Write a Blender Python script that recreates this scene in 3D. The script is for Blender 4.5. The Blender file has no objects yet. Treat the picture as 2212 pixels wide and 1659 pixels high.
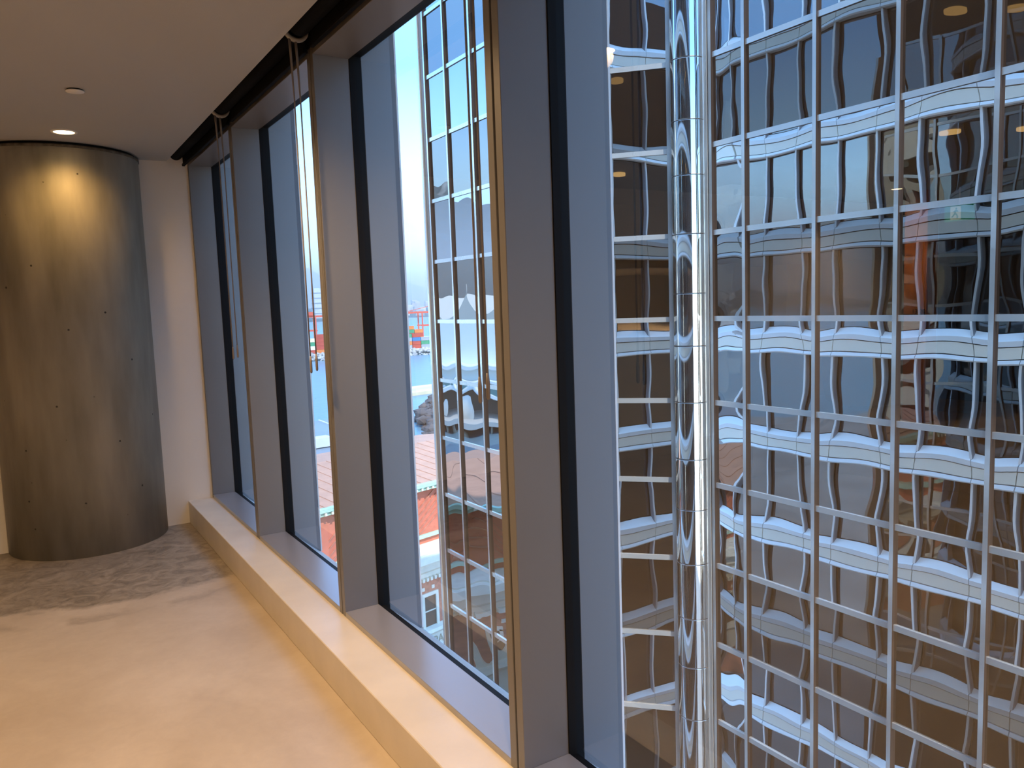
import bpy, bmesh, math, random
from mathutils import Vector, Matrix

random.seed(7)
S = bpy.context.scene
COL = S.collection
R = math.radians

# ------------------------------------------------------------------ camera
# x = outwards through the window wall, y = along it, z = up; room floor is z = 0
yaw, pitch, roll = R(31.9186), R(-5.9002), R(-2.0563)
fw = Vector((math.sin(yaw)*math.cos(pitch), math.cos(yaw)*math.cos(pitch), math.sin(pitch)))
rt = Vector((math.cos(yaw), -math.sin(yaw), 0))
up = rt.cross(fw)
cr = rt*math.cos(roll) + up*math.sin(roll)
cu = up*math.cos(roll) - rt*math.sin(roll)
cam = bpy.data.cameras.new('camera')
cam.sensor_width = 36.0
cam.lens = 1699.4/2212*36.0
cam.clip_start = 0.02
cam.clip_end = 30000
cam_o = bpy.data.objects.new('camera', cam)
COL.objects.link(cam_o)
cam_o.matrix_world = Matrix(((cr.x, cu.x, -fw.x, 0), (cr.y, cu.y, -fw.y, 0), (cr.z, cu.z, -fw.z, 1.6), (0, 0, 0, 1)))
S.camera = cam_o

# ------------------------------------------------------------------ view, light paths
S.view_settings.view_transform = 'Standard'
S.view_settings.look = 'None'
S.view_settings.gamma = 1.0
S.view_settings.exposure = 0.75
S.view_settings.use_curve_mapping = False
cy = S.cycles
cy.max_bounces = 14
cy.glossy_bounces = 8
cy.diffuse_bounces = 4
cy.transparent_max_bounces = 24
cy.transmission_bounces = 4
cy.volume_bounces = 0
cy.sample_clamp_indirect = 4.0
cy.blur_glossy = 0.4
cy.use_denoising = True

# ------------------------------------------------------------------ sky and sun
w = bpy.data.worlds.new('sky')
S.world = w
w.use_nodes = True
nt = w.node_tree
nt.nodes.clear()
tc = nt.nodes.new('ShaderNodeTexCoord')
sx = nt.nodes.new('ShaderNodeSeparateXYZ')
rp = nt.nodes.new('ShaderNodeValToRGB')
bg = nt.nodes.new('ShaderNodeBackground')
wo = nt.nodes.new('ShaderNodeOutputWorld')
nt.links.new(tc.outputs['Generated'], sx.inputs[0])
nt.links.new(sx.outputs['Z'], rp.inputs[0])
el = rp.color_ramp.elements
el[0].position = 0.0
el[0].color = (0.74, 0.86, 0.94, 1)
el[1].position = 0.10
el[1].color = (0.34, 0.62, 0.93, 1)
for p, c in ((0.28, (0.125, 0.32, 0.73, 1)), (0.55, (0.17, 0.37, 0.73, 1)), (1.0, (0.18, 0.36, 0.68, 1))):
    e = el.new(p)
    e.color = c
bg.inputs['Strength'].default_value = 3.5
nt.links.new(rp.outputs[0], bg.inputs['Color'])
nt.links.new(bg.outputs[0], wo.inputs['Surface'])

sun = bpy.data.lights.new('sun', 'SUN')
sun.energy = 3.5
sun.angle = R(0.8)
sun.color = (1.0, 0.93, 0.82)
sun_o = bpy.data.objects.new('sun', sun)
COL.objects.link(sun_o)
SD = Vector((-0.15*math.cos(R(45)), -0.989*math.cos(R(45)), math.sin(R(45))))     # towards the sun
sun_o.rotation_euler = SD.to_track_quat('Z', 'Y').to_euler()
sun_o.location = (-20, -80, 90)

# ------------------------------------------------------------------ helpers
def link(o, parent=None):
    COL.objects.link(o)
    if parent is not None:
        o.parent = parent
    return o

def tag(o, label=None, cat=None, group=None, kind=None):
    if label: o['label'] = label
    if cat: o['category'] = cat
    if group: o['group'] = group
    if kind: o['kind'] = kind
    return o

def empty(name, loc=(0, 0, 0), rz=0.0):
    o = bpy.data.objects.new(name, None)
    o.empty_display_size = 0.2
    o.location = loc
    o.rotation_euler = (0, 0, rz)
    return link(o)

def mesh(name, verts, faces, mat=None, smooth=False):
    m = bpy.data.meshes.new(name)
    m.from_pydata([tuple(v) for v in verts], [], faces)
    if mat: m.materials.append(mat)
    if smooth:
        m.polygons.foreach_set('use_smooth', [True]*len(m.polygons))
    m.update()
    return m

BF = [(0, 3, 2, 1), (4, 5, 6, 7), (0, 1, 5, 4), (1, 2, 6, 5), (2, 3, 7, 6), (3, 0, 4, 7)]
def boxes(bl):
    v, f = [], []
    for (x0, x1, y0, y1, z0, z1) in bl:
        b = len(v)
        v += [(x0, y0, z0), (x1, y0, z0), (x1, y1, z0), (x0, y1, z0), (x0, y0, z1), (x1, y0, z1), (x1, y1, z1), (x0, y1, z1)]
        f += [tuple(b+i for i in q) for q in BF]
    return v, f

def bmesh_box(name, bl, mat, bevel=0.0):
    v, f = boxes(bl)
    m = mesh(name, v, f, mat)
    if bevel > 0:
        bm = bmesh.new()
        bm.from_mesh(m)
        bmesh.ops.bevel(bm, geom=list(bm.edges), offset=bevel, segments=1, affect='EDGES', clamp_overlap=True)
        bm.to_mesh(m)
        bm.free()
    return m

def ob(name, m, parent=None, loc=(0, 0, 0), rz=0.0):
    o = bpy.data.objects.new(name, m)
    o.location = loc
    o.rotation_euler = (0, 0, rz)
    return link(o, parent)

def box(name, bl, mat, parent=None, bevel=0.0):
    if isinstance(bl, tuple): bl = [bl]
    return ob(name, bmesh_box(name, bl, mat, bevel), parent)

def prism(name, poly, a0, a1, axis, mat):
    """poly in the two other axes, extruded along axis"""
    n = len(poly)
    def p(q, a):
        if axis == 0: return (a, q[0], q[1])
        if axis == 1: return (q[0], a, q[1])
        return (q[0], q[1], a)
    v = [p(q, a0) for q in poly] + [p(q, a1) for q in poly]
    f = [tuple(range(n)), tuple(range(2*n-1, n-1, -1))]
    for i in range(n):
        j = (i+1) % n
        f.append((i, i+n, j+n, j))
    m = mesh(name, v, f, mat)
    bm = bmesh.new(); bm.from_mesh(m); bmesh.ops.recalc_face_normals(bm, faces=bm.faces); bm.to_mesh(m); bm.free()
    return m

def lathe(name, prof, mat, seg=48, a0=0.0, a1=2*math.pi, smooth=True):
    """prof: list of (r, z)"""
    full = abs(a1-a0-2*math.pi) < 1e-6
    k = seg if full else seg+1
    v, f = [], []
    for (r, z) in prof:
        for i in range(k):
            a = a0+(a1-a0)*i/seg
            v.append((r*math.cos(a), r*math.sin(a), z))
    for j in range(len(prof)-1):
        for i in range(seg):
            i2 = (i+1) % k
            f.append((j*k+i, j*k+i2, (j+1)*k+i2, (j+1)*k+i))
    return mesh(name, v, f, mat, smooth)

def tube(name, pts, r, mat, seg=8, smooth=True):
    """round bar through points; r a number or a list"""
    v, f = [], []
    n = len(pts)
    P = [Vector(p) for p in pts]
    rr = r if isinstance(r, (list, tuple)) else [r]*n
    for i in range(n):
        d = (P[min(i+1, n-1)]-P[max(i-1, 0)]).normalized()
        a = d.orthogonal().normalized() if i == 0 else (pa - d*pa.dot(d)).normalized()
        pa = a
        b = d.cross(a)
        for k in range(seg):
            t = 2*math.pi*k/seg
            v.append(P[i]+(a*math.cos(t)+b*math.sin(t))*rr[i])
    for i in range(n-1):
        for k in range(seg):
            k2 = (k+1) % seg
            f.append((i*seg+k, i*seg+k2, (i+1)*seg+k2, (i+1)*seg+k))
    f.append(tuple(range(seg-1, -1, -1)))
    f.append(tuple(range((n-1)*seg, n*seg)))
    return mesh(name, v, f, mat, smooth)

def bar(name, a, b, wd, ht, mat):
    """square bar from a to b"""
    a, b = Vector(a), Vector(b)
    d = (b-a).normalized()
    s = d.cross(Vector((0, 0, 1)))
    if s.length < 1e-4: s = Vector((1, 0, 0))
    s.normalize()
    t = s.cross(d)
    v = []
    for p in (a, b):
        for (i, j) in ((-1, -1), (1, -1), (1, 1), (-1, 1)):
            v.append(p+s*i*wd/2+t*j*ht/2)
    return mesh(name, v, BF, mat)

def join(name, ms, mat):
    v, f = [], []
    for m in ms:
        b = len(v)
        v += [x.co.copy() for x in m.vertices]
        f += [tuple(b+i for i in p.vertices) for p in m.polygons]
    return mesh(name, v, f, mat)

# ------------------------------------------------------------------ materials
def principled(name, col, rough=0.5, metal=0.0, var=0.0, vscale=3.0, bump=0.0, bscale=40.0, spec=0.5, stretch=(1, 1, 1), detail=4):
    m = bpy.data.materials.new(name)
    m.use_nodes = True
    t = m.node_tree
    b = t.nodes['Principled BSDF']
    b.inputs['Base Color'].default_value = (*col, 1)
    b.inputs['Roughness'].default_value = rough
    b.inputs['Metallic'].default_value = metal
    b.inputs['Specular IOR Level'].default_value = spec
    if var or bump:
        c = t.nodes.new('ShaderNodeTexCoord')
        mp = t.nodes.new('ShaderNodeMapping')
        mp.inputs['Scale'].default_value = stretch
        t.links.new(c.outputs['Object'], mp.inputs[0])
        if var:
            n = t.nodes.new('ShaderNodeTexNoise')
            n.inputs['Scale'].default_value = vscale
            n.inputs['Detail'].default_value = detail
            t.links.new(mp.outputs[0], n.inputs['Vector'])
            r = t.nodes.new('ShaderNodeValToRGB')
            r.color_ramp.elements[0].position = 0.3
            r.color_ramp.elements[1].position = 0.7
            r.color_ramp.elements[0].color = (*[max(0, x*(1-var)) for x in col], 1)
            r.color_ramp.elements[1].color = (*[min(1, x*(1+var)) for x in col], 1)
            t.links.new(n.outputs['Fac'], r.inputs[0])
            t.links.new(r.outputs[0], b.inputs['Base Color'])
        if bump:
            n2 = t.nodes.new('ShaderNodeTexNoise')
            n2.inputs['Scale'].default_value = bscale
            n2.inputs['Detail'].default_value = 3
            t.links.new(mp.outputs[0], n2.inputs['Vector'])
            bp = t.nodes.new('ShaderNodeBump')
            bp.inputs['Strength'].default_value = bump
            bp.inputs['Distance'].default_value = 0.02
            t.links.new(n2.outputs['Fac'], bp.inputs['Height'])
            t.links.new(bp.outputs[0], b.inputs['Normal'])
    return m

def emission(name, col, strength):
    m = bpy.data.materials.new(name)
    m.use_nodes = True
    t = m.node_tree
    t.nodes.clear()
    e = t.nodes.new('ShaderNodeEmission')
    e.inputs[0].default_value = (*col, 1)
    e.inputs[1].default_value = strength
    o = t.nodes.new('ShaderNodeOutputMaterial')
    t.links.new(e.outputs[0], o.inputs[0])
    return m

def glass(name, tint, boost, base):
    """flat pane: mirror reflection by Fresnel over clear transmission"""
    m = bpy.data.materials.new(name)
    m.use_nodes = True
    t = m.node_tree
    t.nodes.clear()
    fr = t.nodes.new('ShaderNodeLayerWeight')
    fr.inputs['Blend'].default_value = 0.5
    pw = t.nodes.new('ShaderNodeMath'); pw.operation = 'POWER'; pw.inputs[1].default_value = 4.0
    t.links.new(fr.outputs['Facing'], pw.inputs[0])
    ma = t.nodes.new('ShaderNodeMath'); ma.operation = 'MULTIPLY_ADD'
    ma.inputs[1].default_value = boost
    ma.inputs[2].default_value = base
    ma.use_clamp = True
    tr = t.nodes.new('ShaderNodeBsdfTransparent')
    tr.inputs[0].default_value = (*tint, 1)
    gl = t.nodes.new('ShaderNodeBsdfGlossy')
    gl.inputs['Roughness'].default_value = 0.0
    mx = t.nodes.new('ShaderNodeMixShader')
    o = t.nodes.new('ShaderNodeOutputMaterial')
    t.links.new(pw.outputs[0], ma.inputs[0])
    t.links.new(ma.outputs[0], mx.inputs[0])
    t.links.new(tr.outputs[0], mx.inputs[1])
    t.links.new(gl.outputs[0], mx.inputs[2])
    t.links.new(mx.outputs[0], o.inputs[0])
    return m

M = {}
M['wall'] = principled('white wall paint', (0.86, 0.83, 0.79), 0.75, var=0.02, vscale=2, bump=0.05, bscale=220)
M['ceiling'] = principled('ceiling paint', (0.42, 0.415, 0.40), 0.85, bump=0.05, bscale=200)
M['innerwall'] = principled('dark grey inner wall', (0.12, 0.11, 0.10), 0.7)
M['ledge'] = principled('ledge paint', (0.74, 0.67, 0.57), 0.38, var=0.05, vscale=5, bump=0.03, bscale=90)
M['frame'] = principled('satin grey aluminium', (0.20, 0.195, 0.20), 0.40, metal=0.2, var=0.03, vscale=2)
M['sillmetal'] = principled('satin sill metal', (0.42, 0.415, 0.43), 0.32, metal=0.45, var=0.03, vscale=2)
M['gasket'] = principled('black rubber gasket', (0.006, 0.006, 0.007), 0.6, spec=0.2)
M['black'] = principled('black blind cloth', (0.004, 0.004, 0.005), 0.8, spec=0.1)
M['cord'] = principled('grey blind cord', (0.20, 0.17, 0.15), 0.5)
M['clip'] = principled('grey clutch plastic', (0.32, 0.30, 0.27), 0.5)
M['trimwhite'] = principled('lamp trim white', (0.8, 0.78, 0.74), 0.4)
M['clear'] = glass('window glass', (0.89, 0.92, 0.93), 0.83, 0.14)
M['coated'] = glass('coated outside glass', (0.25, 0.26, 0.26), 0.7, 0.26)
M['fin'] = principled('grey painted fin', (0.225, 0.235, 0.26), 0.38, metal=0.1)
M['fascia'] = principled('pale fascia panel', (0.90, 0.86, 0.76), 0.36, var=0.03, vscale=1.2)
M['sillw'] = principled('pale sill panel', (0.84, 0.85, 0.86), 0.32)
M['dark'] = principled('dark interior', (0.045, 0.036, 0.03), 0.7)
M['slab'] = principled('dark floor edge', (0.10, 0.085, 0.07), 0.8)
M['wood'] = principled('orange wood veneer', (0.66, 0.24, 0.08), 0.45, var=0.15, vscale=3, stretch=(6, 6, 0.6))
M['ink'] = principled('black ink', (0.02, 0.02, 0.02), 0.6)

# polished concrete floor with the repair patch around the column
def floor_material():
    m = bpy.data.materials.new('polished concrete floor')
    m.use_nodes = True
    t = m.node_tree
    N, L = t.nodes, t.links
    b = N['Principled BSDF']
    b.inputs['Roughness'].default_value = 0.34
    geo = N.new('ShaderNodeTexCoord')
    def noise(scale, detail, rough=0.55, dist=0.0):
        n = N.new('ShaderNodeTexNoise')
        n.inputs['Scale'].default_value = scale
        n.inputs['Detail'].default_value = detail
        n.inputs['Roughness'].default_value = rough
        n.inputs['Distortion'].default_value = dist
        L.new(geo.outputs['Object'], n.inputs['Vector'])
        return n.outputs['Fac']
    def math_(op, a, b_=None, c=None):
        n = N.new('ShaderNodeMath'); n.operation = op
        for i, q in enumerate((a, b_, c)):
            if q is None: continue
            if isinstance(q, (int, float)): n.inputs[i].default_value = q
            else: L.new(q, n.inputs[i])
        return n.outputs[0]
    def ramp(x, p0, p1, c0=(0, 0, 0, 1), c1=(1, 1, 1, 1)):
        r = N.new('ShaderNodeValToRGB')
        r.color_ramp.elements[0].position = p0; r.color_ramp.elements[0].color = c0
        r.color_ramp.elements[1].position = p1; r.color_ramp.elements[1].color = c1
        L.new(x, r.inputs[0])
        return r.outputs[0]
    def mix(f, a, b_):
        n = N.new('ShaderNodeMix'); n.data_type = 'RGBA'
        L.new(f, n.inputs['Factor'])
        for s, q in ((n.inputs['A'], a), (n.inputs['B'], b_)):
            if isinstance(q, tuple): s.default_value = q
            else: L.new(q, s)
        return n.outputs['Result']
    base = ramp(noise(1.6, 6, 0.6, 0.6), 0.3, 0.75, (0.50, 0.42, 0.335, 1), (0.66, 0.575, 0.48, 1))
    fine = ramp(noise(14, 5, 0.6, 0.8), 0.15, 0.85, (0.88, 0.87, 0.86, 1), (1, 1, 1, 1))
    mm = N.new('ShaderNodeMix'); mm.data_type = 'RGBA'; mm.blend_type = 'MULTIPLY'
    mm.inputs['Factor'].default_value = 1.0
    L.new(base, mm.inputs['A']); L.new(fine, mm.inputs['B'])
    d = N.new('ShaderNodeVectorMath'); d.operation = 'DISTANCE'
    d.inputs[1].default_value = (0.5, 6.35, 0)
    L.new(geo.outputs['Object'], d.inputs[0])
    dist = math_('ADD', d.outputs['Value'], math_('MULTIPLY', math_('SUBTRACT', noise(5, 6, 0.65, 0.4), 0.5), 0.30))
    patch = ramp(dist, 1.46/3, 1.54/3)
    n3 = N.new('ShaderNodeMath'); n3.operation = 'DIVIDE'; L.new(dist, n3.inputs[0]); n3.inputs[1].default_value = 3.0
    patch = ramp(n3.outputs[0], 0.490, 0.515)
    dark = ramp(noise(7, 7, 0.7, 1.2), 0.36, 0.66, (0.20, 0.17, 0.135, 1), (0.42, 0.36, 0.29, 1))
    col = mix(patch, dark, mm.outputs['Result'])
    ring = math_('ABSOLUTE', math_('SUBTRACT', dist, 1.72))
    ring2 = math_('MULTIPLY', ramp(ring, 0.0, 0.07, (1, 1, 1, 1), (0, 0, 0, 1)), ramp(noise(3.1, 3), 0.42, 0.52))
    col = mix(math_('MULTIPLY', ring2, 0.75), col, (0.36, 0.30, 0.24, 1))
    L.new(col, b.inputs['Base Color'])
    L.new(ramp(noise(2.5, 2), 0.1, 0.9, (0.36, 0.36, 0.36, 1), (0.48, 0.48, 0.48, 1)), b.inputs['Roughness'])
    bp = N.new('ShaderNodeBump'); bp.inputs['Strength'].default_value = 0.06; bp.inputs['Distance'].default_value = 0.01
    L.new(noise(30, 4), bp.inputs['Height']); L.new(bp.outputs[0], b.inputs['Normal'])
    return m
M['floor'] = floor_material()

def concrete_material():
    m = bpy.data.materials.new('cast concrete')
    m.use_nodes = True
    t = m.node_tree
    N, L = t.nodes, t.links
    b = N['Principled BSDF']
    b.inputs['Roughness'].default_value = 0.55
    g = N.new('ShaderNodeTexCoord')
    mp = N.new('ShaderNodeMapping'); mp.inputs['Scale'].default_value = (1, 1, 0.22)
    L.new(g.outputs['Object'], mp.inputs[0])
    n = N.new('ShaderNodeTexNoise'); n.inputs['Scale'].default_value = 5.5; n.inputs['Detail'].default_value = 6
    L.new(mp.outputs[0], n.inputs['Vector'])
    r = N.new('ShaderNodeValToRGB')
    r.color_ramp.elements[0].position = 0.3; r.color_ramp.elements[0].color = (0.20, 0.19, 0.16, 1)
    r.color_ramp.elements[1].position = 0.72; r.color_ramp.elements[1].color = (0.38, 0.36, 0.31, 1)
    L.new(n.outputs['Fac'], r.inputs[0])
    v = N.new('ShaderNodeTexVoronoi'); v.inputs['Scale'].default_value = 9.0; v.inputs['Randomness'].default_value = 1.0
    L.new(g.outputs['Object'], v.inputs['Vector'])
    n2 = N.new('ShaderNodeTexNoise'); n2.inputs['Scale'].default_value = 3.0
    L.new(g.outputs['Object'], n2.inputs['Vector'])
    # small air holes: near a voronoi point, in some cells only
    rr = N.new('ShaderNodeValToRGB')
    rr.color_ramp.elements[0].position = 0.05; rr.color_ramp.elements[0].color = (1, 1, 1, 1)
    rr.color_ramp.elements[1].position = 0.075; rr.color_ramp.elements[1].color = (0, 0, 0, 1)
    L.new(v.outputs['Distance'], rr.inputs[0])
    sel = N.new('ShaderNodeSeparateColor'); L.new(v.outputs['Color'], sel.inputs[0])
    gt = N.new('ShaderNodeMath'); gt.operation = 'GREATER_THAN'; gt.inputs[1].default_value = 0.55
    L.new(sel.outputs[0], gt.inputs[0])
    mu = N.new('ShaderNodeMath'); mu.operation = 'MULTIPLY'
    L.new(rr.outputs[0], mu.inputs[0]); L.new(gt.outputs[0], mu.inputs[1])
    mx = N.new('ShaderNodeMix'); mx.data_type = 'RGBA'
    L.new(mu.outputs[0], mx.inputs['Factor']); L.new(r.outputs[0], mx.inputs['A']); mx.inputs['B'].default_value = (0.05, 0.045, 0.04, 1)
    L.new(mx.outputs['Result'], b.inputs['Base Color'])
    iv = N.new('ShaderNodeMath'); iv.operation = 'SUBTRACT'; iv.inputs[0].default_value = 1.0
    L.new(mu.outputs[0], iv.inputs[1])
    bp = N.new('ShaderNodeBump'); bp.inputs['Strength'].default_value = 0.5; bp.inputs['Distance'].default_value = 0.01
    L.new(iv.outputs[0], bp.inputs['Height']); L.new(bp.outputs[0], b.inputs['Normal'])
    return m
M['concrete'] = concrete_material()

# ------------------------------------------------------------------ the room shell
XW = 1.18      # inner face of the window frames
XG = 1.37      # glass
YE = 6.38      # end wall
ZC = 2.73      # ceiling
XL, YB = -8.5, -6.0
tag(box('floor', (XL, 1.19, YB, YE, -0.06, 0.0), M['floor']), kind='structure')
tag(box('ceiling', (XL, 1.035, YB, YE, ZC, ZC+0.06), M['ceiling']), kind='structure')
tag(box('wall_end', (XL, 1.30, YE, YE+0.12, -0.06, 3.0), M['wall']), kind='structure')
tag(box('wall_back', (XL, 1.30, YB-0.12, YB, -0.06, 3.0), M['innerwall']), kind='structure')
tag(box('wall_core', (XL-0.12, XL, YB-0.12, YE+0.12, -0.06, 3.0), M['innerwall']), kind='structure')
tag(box('trim_1', (1.0, 1.195, YB, YE, 0.0, 0.172), M['ledge'], bevel=0.003), 'cream painted ledge running along the foot of the windows', kind='structure')
# open blind pocket above the windows
tag(box('trim_2', [(1.035, 1.40, YB, YE, 2.93, 2.97), (1.030, 1.040, YB, YE, 2.79, 2.96), (1.18, 1.36, YB, YE, 2.735, 2.96)], M['black']),
    'black recess in the ceiling edge that holds the roller blinds', kind='structure')

MY = [1.94+1.53*k for k in range(-5, 3)]          # mullion centre lines
def window(idx, y0, y1, wall_far=False):
    wn = empty('window_%d' % idx, (XG, (y0+y1)/2, 0.17))
    tag(wn, kind='structure')
    inv = Vector((XG, (y0+y1)/2, 0.17))
    def part(name, bl, mat, bevel=0.0):
        o = box(name, bl, mat, wn, bevel)
        o.location = -inv
        return o
    ya, yb = y0+0.005, (y1-0.005 if not wall_far else y1)
    j = 0.035
    part('jamb', (XW, 1.345, ya, ya+j, 0.172, 2.735), M['frame'], 0.0015)
    part('jamb', (XW, 1.345, yb-j, yb, 0.172, 2.735), M['frame'], 0.0015)
    part('sill', (XW, 1.345, ya+j, yb-j, 0.168, 0.196), M['sillmetal'], 0.0015)
    part('head', (XW, 1.345, ya+j, yb-j, 2.700, 2.735), M['frame'], 0.0015)
    part('gasket', [(1.343, 1.40, ya, ya+j+0.006, 0.10, 2.76), (1.343, 1.40, yb-j-0.006, yb, 0.10, 2.76),
                    (1.343, 1.376, ya, yb, 0.10, 0.186), (1.343, 1.40, ya, yb, 2.712, 3.02)], M['gasket'])
    p = ob('pane', mesh('pane', [(XG, ya+0.03, 0.18), (XG, yb-0.03, 0.18), (XG, yb-0.03, 2.72), (XG, ya+0.03, 2.72)], [(0, 1, 2, 3)], M['clear']), wn)
    p.location = -inv
    part('gap_seal', (1.195, 1.35, y0-0.006, y0+0.006, 0.172, 2.735), M['gasket'])
for i, y0 in enumerate(reversed(MY)):
    y1 = y0+1.53
    far = y1 > YE
    window(i+1, y0, min(y1, YE), far)

# concrete column half let into the end wall
colm = lathe('concrete_column', [(0.0, -0.02), (0.512, -0.02), (0.512, 2.70), (0.509, 2.705)], M['concrete'], 96)
co = ob('concrete_column', colm, loc=(0.33, 6.40, 0))
tag(co, 'round bare concrete column with air holes standing against the end wall', 'column')
ob('shadow_gap', lathe('shadow_gap', [(0.495, 2.70), (0.495, 2.735)], M['gasket'], 96), co)
ob('top_rim', lathe('top_rim', [(0.511, 2.695), (0.517, 2.695), (0.517, 2.712), (0.49, 2.712)], principled('chipped concrete rim', (0.10, 0.085, 0.065), 0.8, var=0.4, vscale=30), 96), co)

# ------------------------------------------------------------------ lamps and ceiling plate
LAMP = (1.0, 0.64, 0.32)
M['glow'] = emission('warm lamp lens', (1.0, 0.66, 0.30), 14.0)
def downlight(x, y, label, energy=82.0, group=None, color=LAMP):
    t = empty('downlight', (x, y, ZC))
    tag(t, label, 'ceiling light', group)
    ob('trim_ring', lathe('trim_ring', [(0.056, 0.004), (0.058, -0.004), (0.072, -0.004), (0.074, 0.0005)], M['trimwhite'], 32), t)
    v = [(0.057*math.cos(2*math.pi*k/32), 0.057*math.sin(2*math.pi*k/32), -0.002) for k in range(32)]
    ob('lens', mesh('lens', v, [tuple(range(31, -1, -1))], M['glow']), t)
    l = bpy.data.lights.new('lamp_beam', 'SPOT')
    l.energy = energy
    l.color = color
    l.spot_size = R(150)
    l.spot_blend = 0.75
    l.shadow_soft_size = 0.05
    lo = bpy.data.objects.new('lamp_beam', l)
    lo.location = (0, 0, -0.03)
    link(lo, t)
downlight(0.34, 5.593, 'round recessed ceiling lamp glowing close beside the concrete column', 12.0, color=(1.0, 0.56, 0.17))
downlight(0.37, 2.92, 'round recessed ceiling lamp whose glow shows as an amber reflection in the glass', 112.0)
downlight(-5.86, 5.38, 'round recessed ceiling lamp washing the orange wood pillar', 75.0)
gl = 'round recessed ceiling lamp out in the room'
for (x, y) in ((0.36, 0.25), (0.36, -2.4), (-2.6, 2.4), (-2.3, 0.2), (-2.3, -2.4), (-5.0, 0.9), (-5.0, -1.8)):
    downlight(x, y, gl if x < 0 else 'round recessed ceiling lamp in the row along the windows, behind the others', 64.0 if x < 0 else 82.0, 'ceiling lamps of the inner room')

t = empty('sprinkler_cover', (0.341, 4.555, ZC))
tag(t, 'small round white cover plate on the ceiling', 'cover plate')
v = []
ob('cover_plate', lathe('cover_plate', [(0.0, -0.012), (0.041, -0.012), (0.043, -0.009), (0.041, -0.006), (0.0, -0.006)], M['trimwhite'], 40), t)
ob('cup', lathe('cup', [(0.036, -0.008), (0.036, 0.0)], M['gasket'], 32), t)

# ------------------------------------------------------------------ roller blinds with cords
CY = [4.83, 3.37, 1.886, 0.36]
CE = [6.33, 4.79, 3.33, 1.846]
LB = ['black roller blind beside the end wall, cords hanging by the farthest mullion',
      'black roller blind over the window between the two farther mullions',
      'black roller blind over the window whose cords hang in front of the bronze tower',
      'black roller blind over the widest visible pane facing the chrome column']
def arc(y, r, a0, a1, n=14):
    return [(1.095+r*math.cos(R(a0+(a1-a0)*k/n)), y, 2.778+r*math.sin(R(a0+(a1-a0)*k/n))) for k in range(n+1)]
for i in range(4):
    y0, y1 = CY[i], CE[i]
    t = empty('roller_blind', (1.095, (y0+y1)/2, 2.778))
    tag(t, LB[i], 'roller blind', 'roller blinds along the window wall')
    off = -Vector(t.location)
    tb = ob('roller_tube', tube('roller_tube', [(1.095, y0+0.015, 2.778), (1.095, y1, 2.778)], 0.046, M['black'], 24), t)
    tb.location = off
    fb = ob('fabric', bmesh_box('fabric', [(1.138, 1.141, y0+0.03, y1-0.01, 2.70, 2.79)], M['black']), t); fb.location = off
    hb = ob('hem_bar', bmesh_box('hem_bar', [(1.130, 1.150, y0+0.03, y1-0.01, 2.690, 2.708)], M['black'], 0.002), t); hb.location = off
    rr = [0.005+0.006*math.sin(math.pi*k/14) for k in range(15)]
    cl = ob('clutch_ring', tube('clutch_ring', arc(y0, 0.050, 170, 345), rr, M['clip'], 10), t); cl.location = off
    for dx, zb in ((-0.013, 1.325), (0.013, 1.333)):
        cx = 1.083+dx
        zt = 2.778-math.sqrt(max(0.0, 0.05**2-(cx-1.095)**2))
        c = ob('cord', tube('cord', [(cx-0.006, y0, zt+0.004), (cx-0.004, y0, zt-0.06), (cx, y0, zt-0.25), (cx, y0, 2.0), (cx, y0, zb+0.03)], [0.0065, 0.0055, 0.0032, 0.0032, 0.0032], M['cord'], 8), t)
        c.location = off
        wg = ob('cord_weight', tube('cord_weight', [(cx, y0, zb+0.075), (cx, y0, zb+0.05), (cx, y0, zb+0.006), (cx, y0, zb)], [0.0035, 0.0058, 0.0058, 0.003], M['cord'], 8), c)

# ------------------------------------------------------------------ things deeper in the room, seen as reflections in the glass
pl = box('wood_pillar', (-6.52, -6.30, 5.27, 5.55, 0.0, 2.73), M['wood'], bevel=0.004)
tag(pl, 'orange wood veneered pillar in the inner room, mirrored in the window glass', 'pillar')
def text_mesh(name, body, size, depth, mat):
    c = bpy.data.curves.new(name, 'FONT')
    c.body = body; c.size = size; c.extrude = depth; c.align_x = 'CENTER'
    o = bpy.data.objects.new(name, c)
    COL.objects.link(o)
    bpy.context.view_layer.update()
    m = bpy.data.meshes.new_from_object(o.evaluated_get(bpy.context.evaluated_depsgraph_get()))
    m.name = name
    bpy.data.objects.remove(o)
    m.materials.clear(); m.materials.append(mat)
    return m
tm = text_mesh('written_number', '13 20', 0.075, 0.001, M['ink'])
tm.transform(Matrix.Scale(-1, 4, Vector((1, 0, 0))))     # it reads the right way round in the glass
tm.flip_normals()
tm.transform(Matrix.Translation((-6.297, 5.36, 1.30)) @ Matrix.Rotation(R(90), 4, 'Z') @ Matrix.Rotation(R(90), 4, 'X'))
ob('written_number', tm, pl)
box('level_line', (-6.30, -6.298, 5.27, 5.55, 1.285, 1.291), M['ink'], pl)
es = empty('exit_sign', (-6.5, 5.02, 2.35))
tag(es, 'green exit sign with a running figure hanging from the ceiling', 'sign')
gm = principled('exit sign green', (0.01, 0.22, 0.11), 0.4)
gm.node_tree.nodes['Principled BSDF'].inputs['Emission Color'].default_value = (0.02, 0.45, 0.22, 1)
gm.node_tree.nodes['Principled BSDF'].inputs['Emission Strength'].default_value = 0.5
wm = emission('exit sign pale panel', (0.75, 0.85, 0.6), 0.9)
box('sign_body', (-0.015, 0.0, -0.17, 0.17, 0.0, 0.18), gm, es, 0.003)
box('pale_panel', (0.0, 0.002, -0.02, 0.10, 0.015, 0.165), wm, es)
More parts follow.
